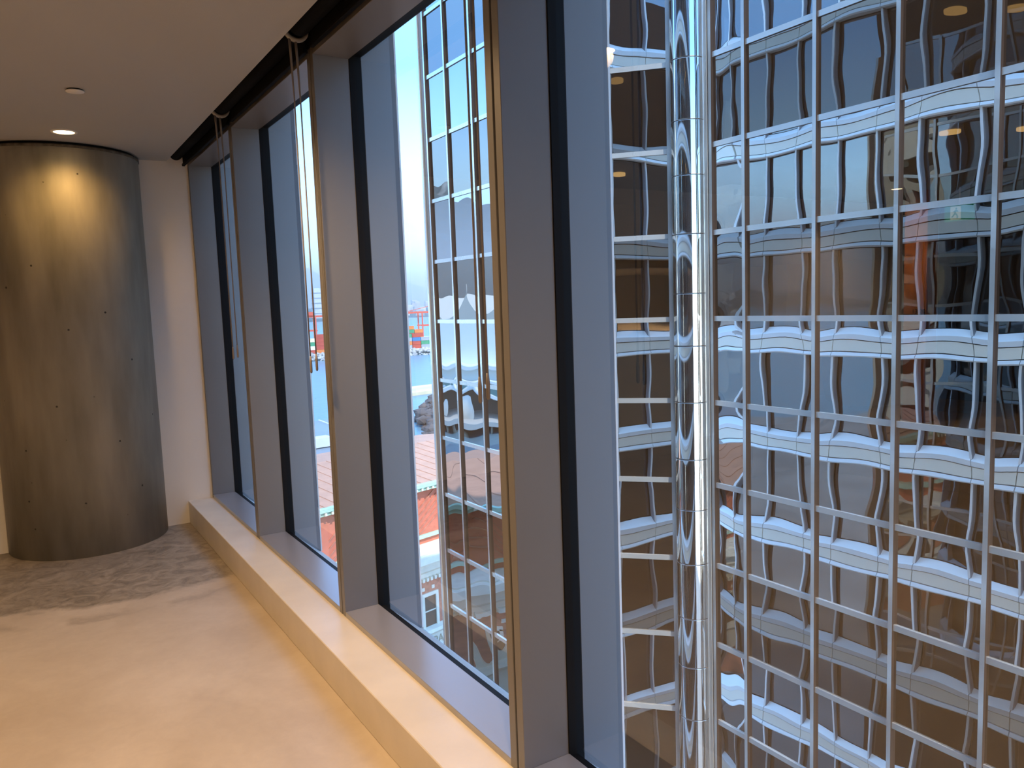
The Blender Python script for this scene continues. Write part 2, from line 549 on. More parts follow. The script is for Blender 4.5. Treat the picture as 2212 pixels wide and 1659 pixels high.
hd = [bar('b', a, b, 0.004, 0.016, gm) for a, b in (((0.003, 0.045, 0.09), (0.003, 0.035, 0.125)), ((0.003, 0.045, 0.09), (0.003, 0.015, 0.06)), ((0.003, 0.015, 0.06), (0.003, 0.02, 0.03)), ((0.003, 0.045, 0.09), (0.003, 0.07, 0.055)), ((0.003, 0.07, 0.055), (0.003, 0.085, 0.05)), ((0.003, 0.037, 0.12), (0.003, 0.065, 0.105)), ((0.003, 0.037, 0.12), (0.003, 0.01, 0.11)))]
hd.append(bmesh_box('h', [(0.001, 0.005, 0.022, 0.042, 0.132, 0.152)], gm))
ob('running_figure', join('running_figure', hd, gm), es)
box('hanger', (-0.012, -0.004, -0.01, 0.01, 0.18, 0.38), M['trimwhite'], es)

# ------------------------------------------------------------------ outside of our own building
F = 3.70
fac = empty('wall_outer', (XG, 6.0, 0))
tag(fac, kind='structure')
foff = Vector((XG, 6.0, 0))
g = 0.011
W0 = 1.53
def place(name, m, p, ang):
    o = bpy.data.objects.new(name, m)
    o.location = Vector(p)-foff
    o.rotation_euler = (0, 0, ang)
    return link(o, fac)
m_fin = prism('fin', [(-0.045, 0.0), (-0.045, 0.17), (-0.03, 0.20), (0.03, 0.20), (0.045, 0.17), (0.045, 0.0)], 0.02, 3.05, 2, M['fin'])
m_edge = bmesh_box('fin_edge', [(-0.032, 0.032, 0.198, 0.206, 0.02, 3.05)], M['sillw'])
m_fas = bmesh_box('fascia_panel', [(g, W0-g, 0.12, 0.225, -0.535, -0.205)], M['fascia'], 0.004)
m_lip = prism('lower_lip', [(0.02, -0.70), (0.255, -0.70), (0.285, -0.66), (0.24, -0.562), (0.02, -0.562)], g, W0-g, 0, M['sillw'])
m_sil = prism('sill_panel', [(0.0, 0.05), (0.0, 0.172), (0.015, 0.172), (0.245, -0.03), (0.245, -0.178), (0.13, -0.178)], g, W0-g, 0, M['sillw'])
m_pan = mesh('outer_pane', [(0.03, 0.0, 0.15), (W0-0.03, 0.0, 0.15), (W0-0.03, 0.0, 3.04), (0.03, 0.0, 3.04)], [(0, 1, 2, 3)], M['coated'])
m_frm = bmesh_box('outer_frame', [(0, 0.085, -0.05, 0.02, 0.10, 3.05), (W0-0.085, W0, -0.05, 0.02, 0.10, 3.05), (0, W0, -0.05, 0.02, 2.98, 3.08), (0, W0, -0.05, 0.02, 0.05, 0.19)], M['gasket'])
mods = []
for k in range(-6, 13):
    mods.append(((XG, 1.94+1.53*(k+1)), -90))
p = Vector((XG, 1.94+1.53*13))
h = 90
for k in range(5):
    h += 17
    q = p+Vector((math.cos(R(h)), math.sin(R(h))))*1.53
    mods.append(((q.x, q.y), h+180))
    p = q
corner_end = p.copy()
for n in range(-5, 5):
    zf = F*n
    for i, (pt, a) in enumerate(mods):
        P3 = (pt[0], pt[1], zf)
        f_ = place('fin', m_fin, P3, R(a))
        e_ = bpy.data.objects.new('fin_edge', m_edge); link(e_, f_)
        place('fascia_panel', m_fas, P3, R(a))
        place('lower_lip', m_lip, P3, R(a))
        place('sill_panel', m_sil, P3, R(a))
        ymid = pt[1]-0.765
        if n == 0 and i < 19 and YB < ymid < YE:
            continue
        place('outer_pane', m_pan, P3, R(a))
        place('outer_frame', m_frm, P3, R(a))
# slabs, dark inner walls and roof mass of our building
yend = 21.7
bl = []
for n in range(-5, 6):
    z1 = F*n-0.07
    bl.append((-12.0, XG-0.03, -7.3, yend, z1-0.68, z1))
ob('floor_slab', bmesh_box('floor_slab', bl, M['slab']), fac).location = -foff
crn = [(XG-0.05, yend)] + [(pt[0]-0.06, pt[1]-0.1) for (pt, a) in mods[19:]] + [(-12.0, corner_end.y-0.1), (-12.0, yend)]
ob('corner_slab', join('corner_slab', [prism('c', crn, F*n-0.75, F*n-0.07, 2, M['slab']) for n in range(-5, 6)], M['slab']), fac).location = -foff
ob('inner_wall', bmesh_box('inner_wall', [(-12.3, -12.0, -7.3, corner_end.y, -32, 19), (-12, 1.3, -7.5, -7.3, -32, 19), (-12, corner_end.x, corner_end.y-0.15, corner_end.y-0.05, -32, 19),
    (-9.2, -8.9, -7.3, 25, -19.5, -0.9), (-5.6, -5.4, 6.6, 25, -0.06, 3.0), (-9.2, -8.9, -7.3, 25, 3.0, 18.0)], M['dark']), fac).location = -foff
ob('upper_storeys', bmesh_box('upper_storeys', [(-30, XG+0.2, -7.5, yend, 17.9, 19)], M['fascia']), fac).location = -foff
ob('lower_storeys', bmesh_box('lower_storeys', [(-30, XG+0.1, -7.5, yend, -32, -19.3), (-30, -12.3, -7.5, yend, -19.3, 17.9)], M['fin']), fac).location = -foff

# amber disc lamps behind the outer panes of other storeys
M['amber'] = emission('amber disc lamp', (1.0, 0.58, 0.20), 2.2)
md = lathe('lamp_disc', [(0.0, 0.0), (0.24, 0.0), (0.25, 0.02), (0.25, 0.10), (0.0, 0.10)], M['amber'], 28)
for n in (1, 2, -1):
    for (x, y) in ((-0.6, 4.6), (-0.6, 6.9), (-2.2, 5.6), (-0.6, 11.8), (-0.6, 14.6), (-2.2, 13.2)):
        o = ob('disc_lamp', md, loc=(x, y, F*(n+1)-0.75-0.10-0.02))
        tag(o, 'flat round amber ceiling lamp glowing behind the outer windows %s' % {1: 'one storey above the room', 2: 'two storeys above the room', -1: 'one storey below the room'}[n], 'ceiling light', 'amber disc lamps on other storeys')

# ------------------------------------------------------------------ the mirror glass tower across the street
def mirror_mat(name, refl, body):
    m = bpy.data.materials.new(name)
    m.use_nodes = True
    t = m.node_tree
    t.nodes.clear()
    gl = t.nodes.new('ShaderNodeBsdfGlossy'); gl.inputs['Roughness'].default_value = 0.0
    gl.inputs['Color'].default_value = (*refl, 1)
    df = t.nodes.new('ShaderNodeBsdfDiffuse'); df.inputs['Color'].default_value = (*body, 1)
    mx = t.nodes.new('ShaderNodeMixShader'); mx.inputs[0].default_value = 0.92
    o = t.nodes.new('ShaderNodeOutputMaterial')
    t.links.new(df.outputs[0], mx.inputs[1]); t.links.new(gl.outputs[0], mx.inputs[2]); t.links.new(mx.outputs[0], o.inputs[0])
    return m
M['mirror'] = mirror_mat('bronze mirror glass', (0.86, 0.825, 0.77), (0.03, 0.015, 0.008))
M['mirror_mid'] = mirror_mat('mid bronze mirror glass', (0.56, 0.56, 0.56), (0.03, 0.015, 0.008))
M['mirror_dark'] = mirror_mat('darker bronze mirror glass', (0.36, 0.335, 0.30), (0.06, 0.030, 0.016))
M['chrome'] = principled('polished steel strip', (0.86, 0.85, 0.81), 0.16, metal=0.72, bump=0.25, bscale=2.2)
M['column_chrome'] = principled('polished steel column', (0.74, 0.73, 0.70), 0.04, metal=1.0)
M['bronze'] = principled('bronze side face', (0.045, 0.03, 0.024), 0.35, metal=0.3)
M['tan'] = principled('tan corner panel', (0.36, 0.20, 0.12), 0.4)
ZR = lambda k: 1.10+1.84*k
tw = empty('mirror_tower', (13.6, 12.0, -32))
tag(tw, 'bronze mirror glass office tower with a steel grid and round polished corner column', 'building')
toff = Vector(tw.location)
def tplace(name, m, p, ang=0.0):
    o = bpy.data.objects.new(name, m)
    o.location = Vector(p)-toff
    o.rotation_euler = (0, 0, ang)
    return link(o, tw)
_pv = {}
def pane_mesh(wd, ht, var, mat='mirror'):
    key = (round(wd, 2), round(ht, 2), var, mat)
    if key in _pv: return _pv[key]
    rnd = random.Random(var*101+int(wd*100))
    amp = [0.0050, 0.0038, -0.0024, 0.0056, -0.0030, 0.0034, 0.0028, 0.0044][var % 8]
    tx, tz = rnd.uniform(-0.002, 0.002), rnd.uniform(-0.003, 0.003)
    k1, k2, ph = rnd.uniform(0.8, 1.6), rnd.uniform(0.8, 1.8), rnd.uniform(0, 6)
    nx, nz = 12, 14
    v, f = [], []
    for j in range(nz+1):
        for i in range(nx+1):
            s, q = i/nx, j/nz
            pillow = math.sin(math.pi*s)**0.9*math.sin(math.pi*q)**0.9
            d = -amp*pillow + tx*(s-0.5)+tz*(q-0.5) + 0.0003*math.sin(2*math.pi*(k1*s+0.7*q)+ph)*math.sin(2*math.pi*k2*q+ph)
            v.append((s*wd, d, q*ht))
    for j in range(nz):
        for i in range(nx):
            a = j*(nx+1)+i
            f.append((a, a+1, a+nx+2, a+nx+1))
    m = mesh('glass_pane', v, f, M[mat], True)
    m.flip_normals()
    _pv[key] = m
    return m
_tm = {}
def transom_mesh(wd):
    key = round(wd, 3)
    if key not in _tm:
        m = bmesh_box('transom', [(0.02, wd-0.02, -0.01, 0.035, -0.055, 0.055)], M['chrome'])
        m.materials.append(M['bronze'])
        for p_ in m.polygons:
            if p_.normal.z < -0.5: p_.material_index = 1
        _tm[key] = m
    return _tm[key]
def facade(p0, ang, edges, k0, k1, mats=('mirror', 'mirror_dark'), mw=0.04):
    """edges: distances along local x of the mullions"""
    d = Vector((math.cos(ang), math.sin(ang), 0))
    z0, z1 = ZR(k0), ZR(k1)
    for i in range(len(edges)-1):
        wd = edges[i+1]-edges[i]
        o = Vector((p0[0], p0[1], 0))+d*edges[i]
        for k in range(k0, k1):
            var = random.randrange(8)
            tplace('glass_pane', pane_mesh(wd, 1.84, var, mats[1] if k % 2 == 0 and k != -2 else mats[0]), (o.x, o.y, ZR(k)), ang)
        for k in range(k0, k1+1):
            tplace('transom', transom_mesh(wd), (o.x, o.y, ZR(k)), ang)
    mm = bmesh_box('mullion', [(-mw, mw, -0.01, 0.075, z0, z1)], M['chrome'])
    mm.materials.append(M['bronze'])
    for p_ in mm.polygons:
        if abs(p_.normal.x) > 0.5: p_.material_index = 1
    for e in edges:
        o = Vector((p0[0], p0[1], 0))+d*e
        tplace('mullion', mm, (o.x, o.y, 0), ang)
# face A, across the street and parallel to our windows
ya = -0.05
eA = [0.0, 1.63, 3.25]+[6.404-ya-1.61, 6.404-ya, 7.995-ya, 9.623-ya, 11.307-ya, 12.20-ya]
eA = [0.0, 1.61, 3.22, 6.404-ya-1.60, 6.404-ya, 7.995-ya, 9.623-ya, 11.307-ya, 12.20-ya]
facade((12.83, ya), R(90), eA, -8, 7)
# face B, the 45 degree face left of the round column
pb0, pb1 = Vector((12.47, 13.14)), Vector((11.15, 14.53))
angB = math.atan2(pb1.y-pb0.y, pb1.x-pb0.x)
facade((pb0.x, pb0.y), angB, [0.0, (pb1-pb0).length], -8, 7)
# face C, further along the street
yc = 14.60
facade((11.15, yc), R(90), [0.0, 1.70, 17.86-yc, 19.395-yc, 20.916-yc, 22.20-yc], -10, 6, ('mirror_mid', 'mirror_dark'))
z0, z1 = ZR(-10), ZR(6)
tplace('corner_panel', bmesh_box('corner_panel', [(0, 0.34, -0.02, 0.02, z0, z1)], M['tan']), (11.15, 22.24, 0), R(90))
tplace('corner_post', bmesh_box('corner_post', [(0, 0.10, -0.06, 0.06, z0, z1)], M['chrome']), (11.15, 22.57, 0), R(90))
# round corner column in lengths with joints
cz = []
for n in range(-4, 4):
    b0 = ZR(2*n+1)
    cz += [(b0, b0+1.25), (b0+1.25, b0+2.40), (b0+2.40, b0+3.68)]
_cs = {}
for (a, b) in cz:
    hgt = round(b-a, 2)
    if hgt not in _cs:
        _cs[hgt] = lathe('column_length', [(0.374, 0.006), (0.3795, 0.010), (0.380, 0.014), (0.380, 0.02), (0.380, hgt-0.02), (0.380, hgt-0.014), (0.3795, hgt-0.010), (0.374, hgt-0.006)], M['column_chrome'], 72)
    tplace('column_length', _cs[hgt], (12.68, 12.753, a))
tplace('column_core', lathe('column_core', [(0.369, cz[0][0]), (0.369, cz[-1][1])], M['bronze'], 48), (12.68, 12.753, 0))
zz0, zz1 = ZR(-8), ZR(7)
tplace('corner_strip', bmesh_box('corner_strip', [(0.0, 0.13, 0.0, 0.09, zz0, zz1)], M['chrome']), (12.83, 12.27, 0), R(90))
tplace('corner_strip', bmesh_box('corner_strip', [(-0.20, -0.03, 0.0, 0.05, zz0, zz1)], M['column_chrome']), (pb0.x, pb0.y, 0), angB)
# building mass behind the glass
out = [(12.95, -24), (12.95, 12.5), (12.75, 13.2), (11.30, 14.7), (11.30, 22.6), (28, 22.6), (28, -24)]
mb = prism('building_mass', out, -32, 18, 2, M['bronze'])
tplace('building_mass', mb, (0, 0, 0))
tplace('added_shade_block', bmesh_box('added_shade_block', [(12.95, 28, -55, -24, -32, -5)], M['bronze']), (0, 0, 0))  # unseen low block added south of the tower to darken the lower street

# ------------------------------------------------------------------ ground, water, hills
SEA = -32.0
M['street'] = principled('street paving', (0.30, 0.29, 0.27), 0.8, var=0.2, vscale=0.15, detail=8)
land = [(-400, -60), (60, -60), (400, -60), (400, 120), (150, 140), (92, 178), (70, 166), (40, 150), (-20, 150), (-52, 140), (-400, 140)]
tag(ob('ground', prism('ground', land, SEA-3, SEA+1.0, 2, M['street'])), kind='structure')
def water_mat():
    m = principled('harbour water', (0.12, 0.22, 0.27), 0.32, spec=0.5)
    t = m.node_tree
    b = t.nodes['Principled BSDF']
    c = t.nodes.new('ShaderNodeTexCoord')
    mp = t.nodes.new('ShaderNodeMapping'); mp.inputs['Scale'].default_value = (0.10, 0.22, 1)
    mp.inputs['Rotation'].default_value = (0, 0, 0.5)
    n = t.nodes.new('ShaderNodeTexNoise'); n.inputs['Scale'].default_value = 1.0; n.inputs['Detail'].default_value = 6
    bp = t.nodes.new('ShaderNodeBump'); bp.inputs['Strength'].default_value = 0.35; bp.inputs['Distance'].default_value = 1.0
    t.links.new(c.outputs['Object'], mp.inputs[0]); t.links.new(mp.outputs[0], n.inputs['Vector'])
    t.links.new(n.outputs['Fac'], bp.inputs['Height']); t.links.new(bp.outputs[0], b.inputs['Normal'])
    return m
wt = ob('harbour_water', mesh('harbour_water', [(-9000, 60, SEA), (9000, 60, SEA), (9000, 9500, SEA), (-9000, 9500, SEA)], [(0, 1, 2, 3)], water_mat()))
tag(wt, 'pale blue rippled water of the harbour', 'water', kind='stuff')

def ridge(name, y, x0, x1, n, hfun, depth, mat, seed, rows=10):
    rnd = random.Random(seed)
    v, f = [], []
    for j in range(rows+1):
        q = j/rows
        for i in range(n+1):
            x = x0+(x1-x0)*i/n
            hh = hfun(x, seed)
            prof = math.sin(min(1, q*1.25)*math.pi/2)**1.15
            jit = rnd.uniform(-0.06, 0.06)*hh*(0.0 if j == 0 else 1)*(1-0.6*q)
            v.append((x, y+depth*q, SEA-2+hh*prof+jit))
    for j in range(rows):
        for i in range(n):
            a = j*(n+1)+i
            f.append((a, a+1, a+n+2, a+n+1))
    return ob(name, mesh(name, v, f, mat, True))
def hz(x, s):
    u = x*0.001+s
    return 0.5+0.22*math.sin(1.3*u+s)+0.16*math.sin(2.9*u+1.7*s)+0.09*math.sin(6.1*u+s*3)+0.05*math.sin(13*u)
M['forest'] = principled('forested slope', (0.035, 0.055, 0.05), 0.9, var=0.5, vscale=0.02, detail=8)
def mountain_mat():
    m = principled('forested mountain with snow', (0.035, 0.055, 0.055), 0.95)
    t = m.node_tree
    b = t.nodes['Principled BSDF']
    gq = t.nodes.new('ShaderNodeNewGeometry')
    sp = t.nodes.new('ShaderNodeSeparateXYZ'); t.links.new(gq.outputs['Position'], sp.inputs[0])
    n = t.nodes.new('ShaderNodeTexNoise'); n.inputs['Scale'].default_value = 0.004; n.inputs['Detail'].default_value = 8
    t.links.new(gq.outputs['Position'], n.inputs['Vector'])
    ad = t.nodes.new('ShaderNodeMath'); ad.operation = 'MULTIPLY_ADD'; ad.inputs[1].default_value = 700; t.links.new(n.outputs['Fac'], ad.inputs[0]); t.links.new(sp.outputs['Z'], ad.inputs[2])
    mr = t.nodes.new('ShaderNodeMapRange'); mr.inputs['From Min'].default_value = 1500; mr.inputs['From Max'].default_value = 1650
    t.links.new(ad.outputs[0], mr.inputs['Value'])
    mx = t.nodes.new('ShaderNodeMix'); mx.data_type = 'RGBA'
    t.links.new(mr.outputs[0], mx.inputs['Factor'])
    mx.inputs['A'].default_value = (0.035, 0.055, 0.055, 1); mx.inputs['B'].default_value = (0.8, 0.83, 0.88, 1)
    t.links.new(mx.outputs['Result'], b.inputs['Base Color'])
    return m
mtn = mountain_mat()
def h_mount(x, s):
    # lower to the right, where the range runs off into the haze; high and close to the left
    a = max(0.0, min(1.0, (3600-x)/6500))
    return (0.45+0.75*hz(x, s))*(230+1150*a)
tag(ridge('hills', 6000, -9000, 9000, 120, h_mount, 1500, mtn, 2.3), kind='structure')
tag(ridge('hills', 3600, -6500, 900, 70, lambda x, s: (0.5+0.7*hz(x, s))*max(10, 560*min(1, (900-x)/2200)), 1300, M['forest'], 5.1), kind='structure')
tag(ridge('hills', 2120, -3500, 3500, 90, lambda x, s: 20+70*hz(x*1.7, s), 900, M['forest'], 3.7), kind='structure')
# houses on the far shore: too small to pick apart
rnd = random.Random(3)
bl = []
for k in range(520):
    x = rnd.uniform(-2600, 1700); q = rnd.random()
    y = 2128+q*420
    zb = SEA+4+q*60*(0.6+0.4*hz(x*1.7, 3.7))
    a = rnd.uniform(5, 14)
    if 700 < x < 800: continue
    bl.append((x-a, x+a, y-6, y+6, zb-14, zb+rnd.uniform(3, 11)))
v, f = boxes(bl)
tag(ob('far_shore_houses', mesh('far_shore_houses', v, f, principled('far house walls', (0.55, 0.53, 0.50), 0.8, var=0.5, vscale=0.03))), 'pale houses scattered over the far shore across the water', 'houses', kind='stuff')
M['towerw'] = principled('far tower concrete', (0.6, 0.62, 0.64), 0.7, var=0.1, vscale=0.1)
for i, (x, y, wd, hh) in enumerate(((742, 2240, 26, 95), (762, 2300, 22, 62))):
    t = empty('apartment_tower', (x, y, SEA))
    tag(t, ('tall' if i == 0 else 'shorter')+' pale apartment tower standing alone on the far shore', 'tower')
    box('shaft', (-wd/2, wd/2, -wd/2, wd/2, -2, hh), M['towerw'], t)
    for s in range(6):
        box('balcony_band', (-wd/2-1.2, wd/2+1.2, -wd/2-1.2, wd/2, hh*(s+0.5)/6.5, hh*(s+0.5)/6.5+2), M['fin'], t)
# thin haze over the far water and hills
hm = bpy.data.materials.new('sea haze')
hm.use_nodes = True
hn = hm.node_tree
hn.nodes.clear()
vs = hn.nodes.new('ShaderNodeVolumeScatter')
vs.inputs['Color'].default_value = (0.90, 0.97, 1.0, 1)
vs.inputs['Density'].default_value = 5.5e-4
oo = hn.nodes.new('ShaderNodeOutputMaterial')
hn.links.new(vs.outputs[0], oo.inputs['Volume'])
try: hm.cycles.homogeneous_volume = True
except Exception: pass
hb_ = box('sea_haze', (-9500, 9500, 1400, 9600, SEA-5, 340), hm)
tag(hb_, 'pale blue haze lying over the far shore and mountains', 'haze', kind='stuff')

# ------------------------------------------------------------------ container terminal, jetty, rocks, posts
QZ = SEA+4.0
M['riprap'] = principled('grey riprap stone', (0.36, 0.34, 0.32), 0.9, var=0.4, vscale=0.5)
M['quay'] = principled('quay concrete', (0.55, 0.52, 0.47), 0.8, var=0.1, vscale=0.1)
td = Vector((math.cos(R(-12)), math.sin(R(-12)), 0))     # along the terminal edge
tn = Vector((-td.y, td.x, 0))
TP = Vector((231, 492, 0))
def tpt(a, b, z): return TP+td*a+tn*b+Vector((0, 0, z))
tr = empty('terminal_pier', (TP.x, TP.y, SEA), R(-12))
tag(tr, 'container terminal pier with a sloped stone edge across the water', 'pier')
ob('deck', bmesh_box('deck', [(-140, 130, 9, 220, -2, 4.0)], M['quay']), tr)
rnd = random.Random(11)
def rocks(name, n, fn, mat, smin, smax, sub=1):
    v, f = [], []
    base = bmesh.new(); bmesh.ops.create_icosphere(base, subdivisions=1, radius=1.0)
    bv = [x.co.copy() for x in base.verts]; bfc = [[q.index for q in p_.verts] for p_ in base.faces]
    base.free()
    for k in range(n):
        c = Vector(fn()); s = rnd.uniform(smin, smax)
        sc = Vector((rnd.uniform(0.7, 1.3), rnd.uniform(0.7, 1.3), rnd.uniform(0.5, 0.9)))*s
        b0 = len(v)
        v += [c+Vector((q.x*sc.x, q.y*sc.y, q.z*sc.z))*rnd.uniform(0.85, 1.15) for q in bv]
        f += [tuple(b0+i for i in q) for q in bfc]
    return mesh(name, v, f, mat)
def rf():
    q = rnd.random()
    return (rnd.uniform(-140, 130), -1+12*q, 0.0+4.2*q)
ro = ob('stone_edge', rocks('stone_edge', 900, rf, M['riprap'], 0.8, 1.6), tr); ro['kind'] = 'stuff'
CC = {'rust red': (0.42, 0.07, 0.04), 'blue': (0.05, 0.17, 0.36), 'green': (0.06, 0.26, 0.13), 'white': (0.72, 0.72, 0.68), 'orange': (0.60, 0.19, 0.05), 'cream': (0.70, 0.58, 0.36), 'grey': (0.30, 0.32, 0.33)}
CM = {k: principled(k+' container', c, 0.5, var=0.1, vscale=0.4) for k, c in CC.items()}
CMESH = {}
for k in CC:
    bl = [(-3.03, 3.03, -1.2, 1.2, 0.02, 2.55)]
    bl += [(-2.9+i*0.62, -2.6+i*0.62, -1.26, -1.2, 0.15, 2.42) for i in range(10)]
    CMESH[k] = bmesh_box('container', bl, CM[k])
stacks = [(-15.8, 15.5, ['blue', 'white', 'cream']), (-9.5, 15.5, ['white', 'cream', 'white', 'blue', 'white']), (-3.2, 15.5, ['grey', 'orange', 'grey', 'green']), (3.1, 15.5, ['rust red', 'rust red', 'blue', 'rust red']),
          (9.4, 15.5, ['grey', 'green', 'grey']), (-11, 28, ['green', 'white', 'rust red', 'blue', 'grey', 'rust red']), (-4.7, 28, ['blue', 'rust red', 'green', 'rust red', 'white', 'green']),
          (1.6, 28, ['orange', 'blue', 'rust red', 'rust red', 'green', 'orange']), (7.9, 28, ['green', 'grey', 'orange', 'rust red', 'orange']),
          (-82.3, 15.5, ['rust red', 'blue', 'grey', 'orange']), (-76, 15.5, ['blue', 'cream', 'white', 'grey']), (-69.7, 15.5, ['rust red', 'white', 'green', 'cream']), (-63.4, 15.5, ['orange', 'rust red', 'rust red', 'rust red', 'rust red']), (-57.1, 15.5, ['white', 'orange', 'rust red', 'grey', 'green'])]
ORD = ['bottom', 'second', 'third', 'fourth', 'fifth', 'sixth']
for si, (a, b, cs) in enumerate(stacks):
    near = stacks[si-1][2][0] if si else 'blue'
    for i, k in enumerate(cs):
        P3 = tpt(a, b, QZ+0.02+2.6*i)
        o = ob('container', CMESH[k], loc=P3, rz=R(-12))
        lv = 'topmost' if i == len(cs)-1 else ORD[i]
        tag(o, '%s container, %s in the %s high %s topped stack, %s row' % (k, lv, ['two', 'three', 'four', 'five', 'six'][len(cs)-2], cs[-1], 'front' if b < 20 else 'rear'), 'container', 'containers stacked on the terminal pier')
cr_m = principled('crane red paint', (0.50, 0.09, 0.05), 0.5)
def crane(a, b, label, boom=True):
    t = empty('gantry_crane', tpt(a, b, QZ+0.02), R(-12))
    tag(t, label, 'crane', 'red gantry cranes on the terminal pier')
    for (x, y) in ((-9, -7), (9, -7), (-9, 7), (9, 7)):
        box('leg', (x-0.45, x+0.45, y-0.45, y+0.45, 0, 24), cr_m, t)
    for y in (-7, 7):
        box('portal_beam', (-10, 10, y-0.4, y+0.4, 14, 15.0), cr_m, t)
    box('boom', (-22, 18, -1.0, 1.0, 24, 25.4), cr_m, t)
    box('machine_house', (2, 8, -1.8, 1.8, 25.4, 28), cr_m, t)
    for sgn in (-1, 1):
        ob('stay', bar('stay', (0, sgn*0.8, 29.5), (-20, sgn*0.8, 25.4), 0.35, 0.35, cr_m), t)
    box('mast', (-0.5, 0.5, -0.9, 0.9, 24, 30), cr_m, t)
crane(-6, 60, 'red gantry crane behind the highest container stacks')
crane(30, 75, 'red gantry crane partly behind the tower edge')
crane(-70, 62, 'red gantry crane beside the all red container stack')
# tall thin light masts
mast = principled('pale mast paint', (0.7, 0.72, 0.72), 0.5)
for i, (a, b, hh) in enumerate(((-22, 12, 30), (13.5, 12, 33))):
    t = empty('light_mast', tpt(a, b-1.6, QZ+0.02))
    tag(t, 'tall thin pale light mast on the edge of the terminal pier', 'mast', 'light masts on the terminal pier')
    ob('pole', tube('pole', [(0, 0, 0), (0, 0, hh)], [0.45, 0.22], mast, 8), t)
    box('lamp_bar', (-1.6, 1.6, -0.25, 0.25, hh-0.5, hh), mast, t)
# a moored flat barge
bg_ = empty('flat_barge', (130, 279, SEA), R(10))
tag(bg_, 'flat tan wooden barge floating on the harbour', 'barge')
ob('hull', prism('hull', [(-18, -6), (-15, -8), (20, -8), (24, 0), (20, 8), (-15, 8), (-18, 6)], -1.0, 1.2, 2, principled('tan barge deck', (0.55, 0.46, 0.30), 0.8, var=0.15, vscale=0.1)), bg_)
box('deck_rail', [(-16, 20, -7.8, -7.4, 1.2, 1.7), (-16, 20, 7.4, 7.8, 1.2, 1.7)], principled('pale rail timber', (0.62, 0.58, 0.45), 0.7), bg_)
def rk():
    a = rnd.random()
    c = Vector((88, 178)).lerp(Vector((118, 238)), a**0.8)
    wd = 3+9*math.sin(math.pi*min(1, a*0.9+0.1))
    o_ = rnd.uniform(-0.4, 1.6)*wd
    return (c.x+o_, c.y-o_*0.3, SEA+rnd.uniform(-0.8, 2.6)*(1-abs(o_)/(2.6*wd)))
rs = ob('rock_shore', rocks('rock_shore', 520, rk, principled('dark shore rock', (0.09, 0.07, 0.06), 0.9, var=0.5, vscale=0.4), 1.0, 2.6))
tag(rs, 'dark broken rocks along the near shore', 'rocks', kind='stuff')
lp = empty('street_lamp', (77.5, 169.0, SEA+1.0))
tag(lp, 'grey lamp post with a curved arm standing at the shore', 'street lamp')
lm = principled('lamp post steel', (0.22, 0.24, 0.26), 0.5)
ob('post', tube('post', [(0, 0, 0), (0, 0, 7.5), (-0.3, 0, 8.8), (-1.2, 0, 9.6), (-2.4, 0, 9.75)], 0.14, lm, 8), lp)
box('lantern', (-3.2, -2.3, -0.25, 0.25, 9.6, 9.85), lm, lp)

# ------------------------------------------------------------------ the old station below
ang = R(15)          # its street front runs along azimuth 75 degrees
st = empty('station_building', (23.0, 61.2, SEA+1.0), ang)
tag(st, 'red brick station with tan tiled roof, green gutters and pale stone cornices', 'building')
ZB = -(SEA+1.0)      # local z of world z = 0
def sz(z): return z+ZB
M['brick'] = principled('red wall render', (0.60, 0.17, 0.10), 0.85, var=0.12, vscale=1.5)  # the upper wall's own red, varied at random by noise
M['brick2'] = principled('old red brick', (0.50, 0.19, 0.12), 0.9, var=0.25, vscale=3.0)
M['tile'] = principled('tan roof tile', (0.52, 0.27, 0.17), 0.8, var=0.10, vscale=1.0)
M['copper'] = principled('green copper gutter', (0.42, 0.60, 0.46), 0.6, var=0.12, vscale=2)
M['stone'] = principled('pale cornice stone', (0.74, 0.70, 0.58), 0.7, var=0.08, vscale=1.5)
M['darkglass'] = principled('old window glass', (0.10, 0.07, 0.05), 0.1)
x0, x1 = -72, 24
ob('upper_wall', bmesh_box('upper_wall', [(x0, x1, 0, 11, sz(-19.6), sz(-14.25))], M['brick']), st)
# roof: shallow slope rising away from the street, with raised seams
rfm = prism('roof', [(-0.7, sz(-14.2)), (-0.7, sz(-14.0)), (10.3, sz(-12.75)), (21, sz(-14.2))], x0, x1, 0, M['tile'])
rfo = ob('roof', rfm, st)
ms = bar('roof_seam', (0, -0.7, sz(-13.97)), (0, 10.3, sz(-12.735)), 0.12, 0.05, M['tile'])
for k in range(76):
    o = ob('roof_seam', ms, rfo, (x0+0.6+k*1.25, 0, 0))
gt_ = ob('gutter', bmesh_box('gutter', [(x0, x1, -1.0, -0.55, sz(-14.30), sz(-13.95)), (x0, x1, -0.8, -0.05, sz(-14.62), sz(-14.30))], M['copper'], 0.03), st)
mbk = bmesh_box('gutter_bracket', [(-0.09, 0.09, -0.98, 0.0, sz(-14.55), sz(-14.32))], M['stone'])
for k in range(154):
    ob('gutter_bracket', mbk, gt_, (x0+0.3+k*0.62, 0, 0))
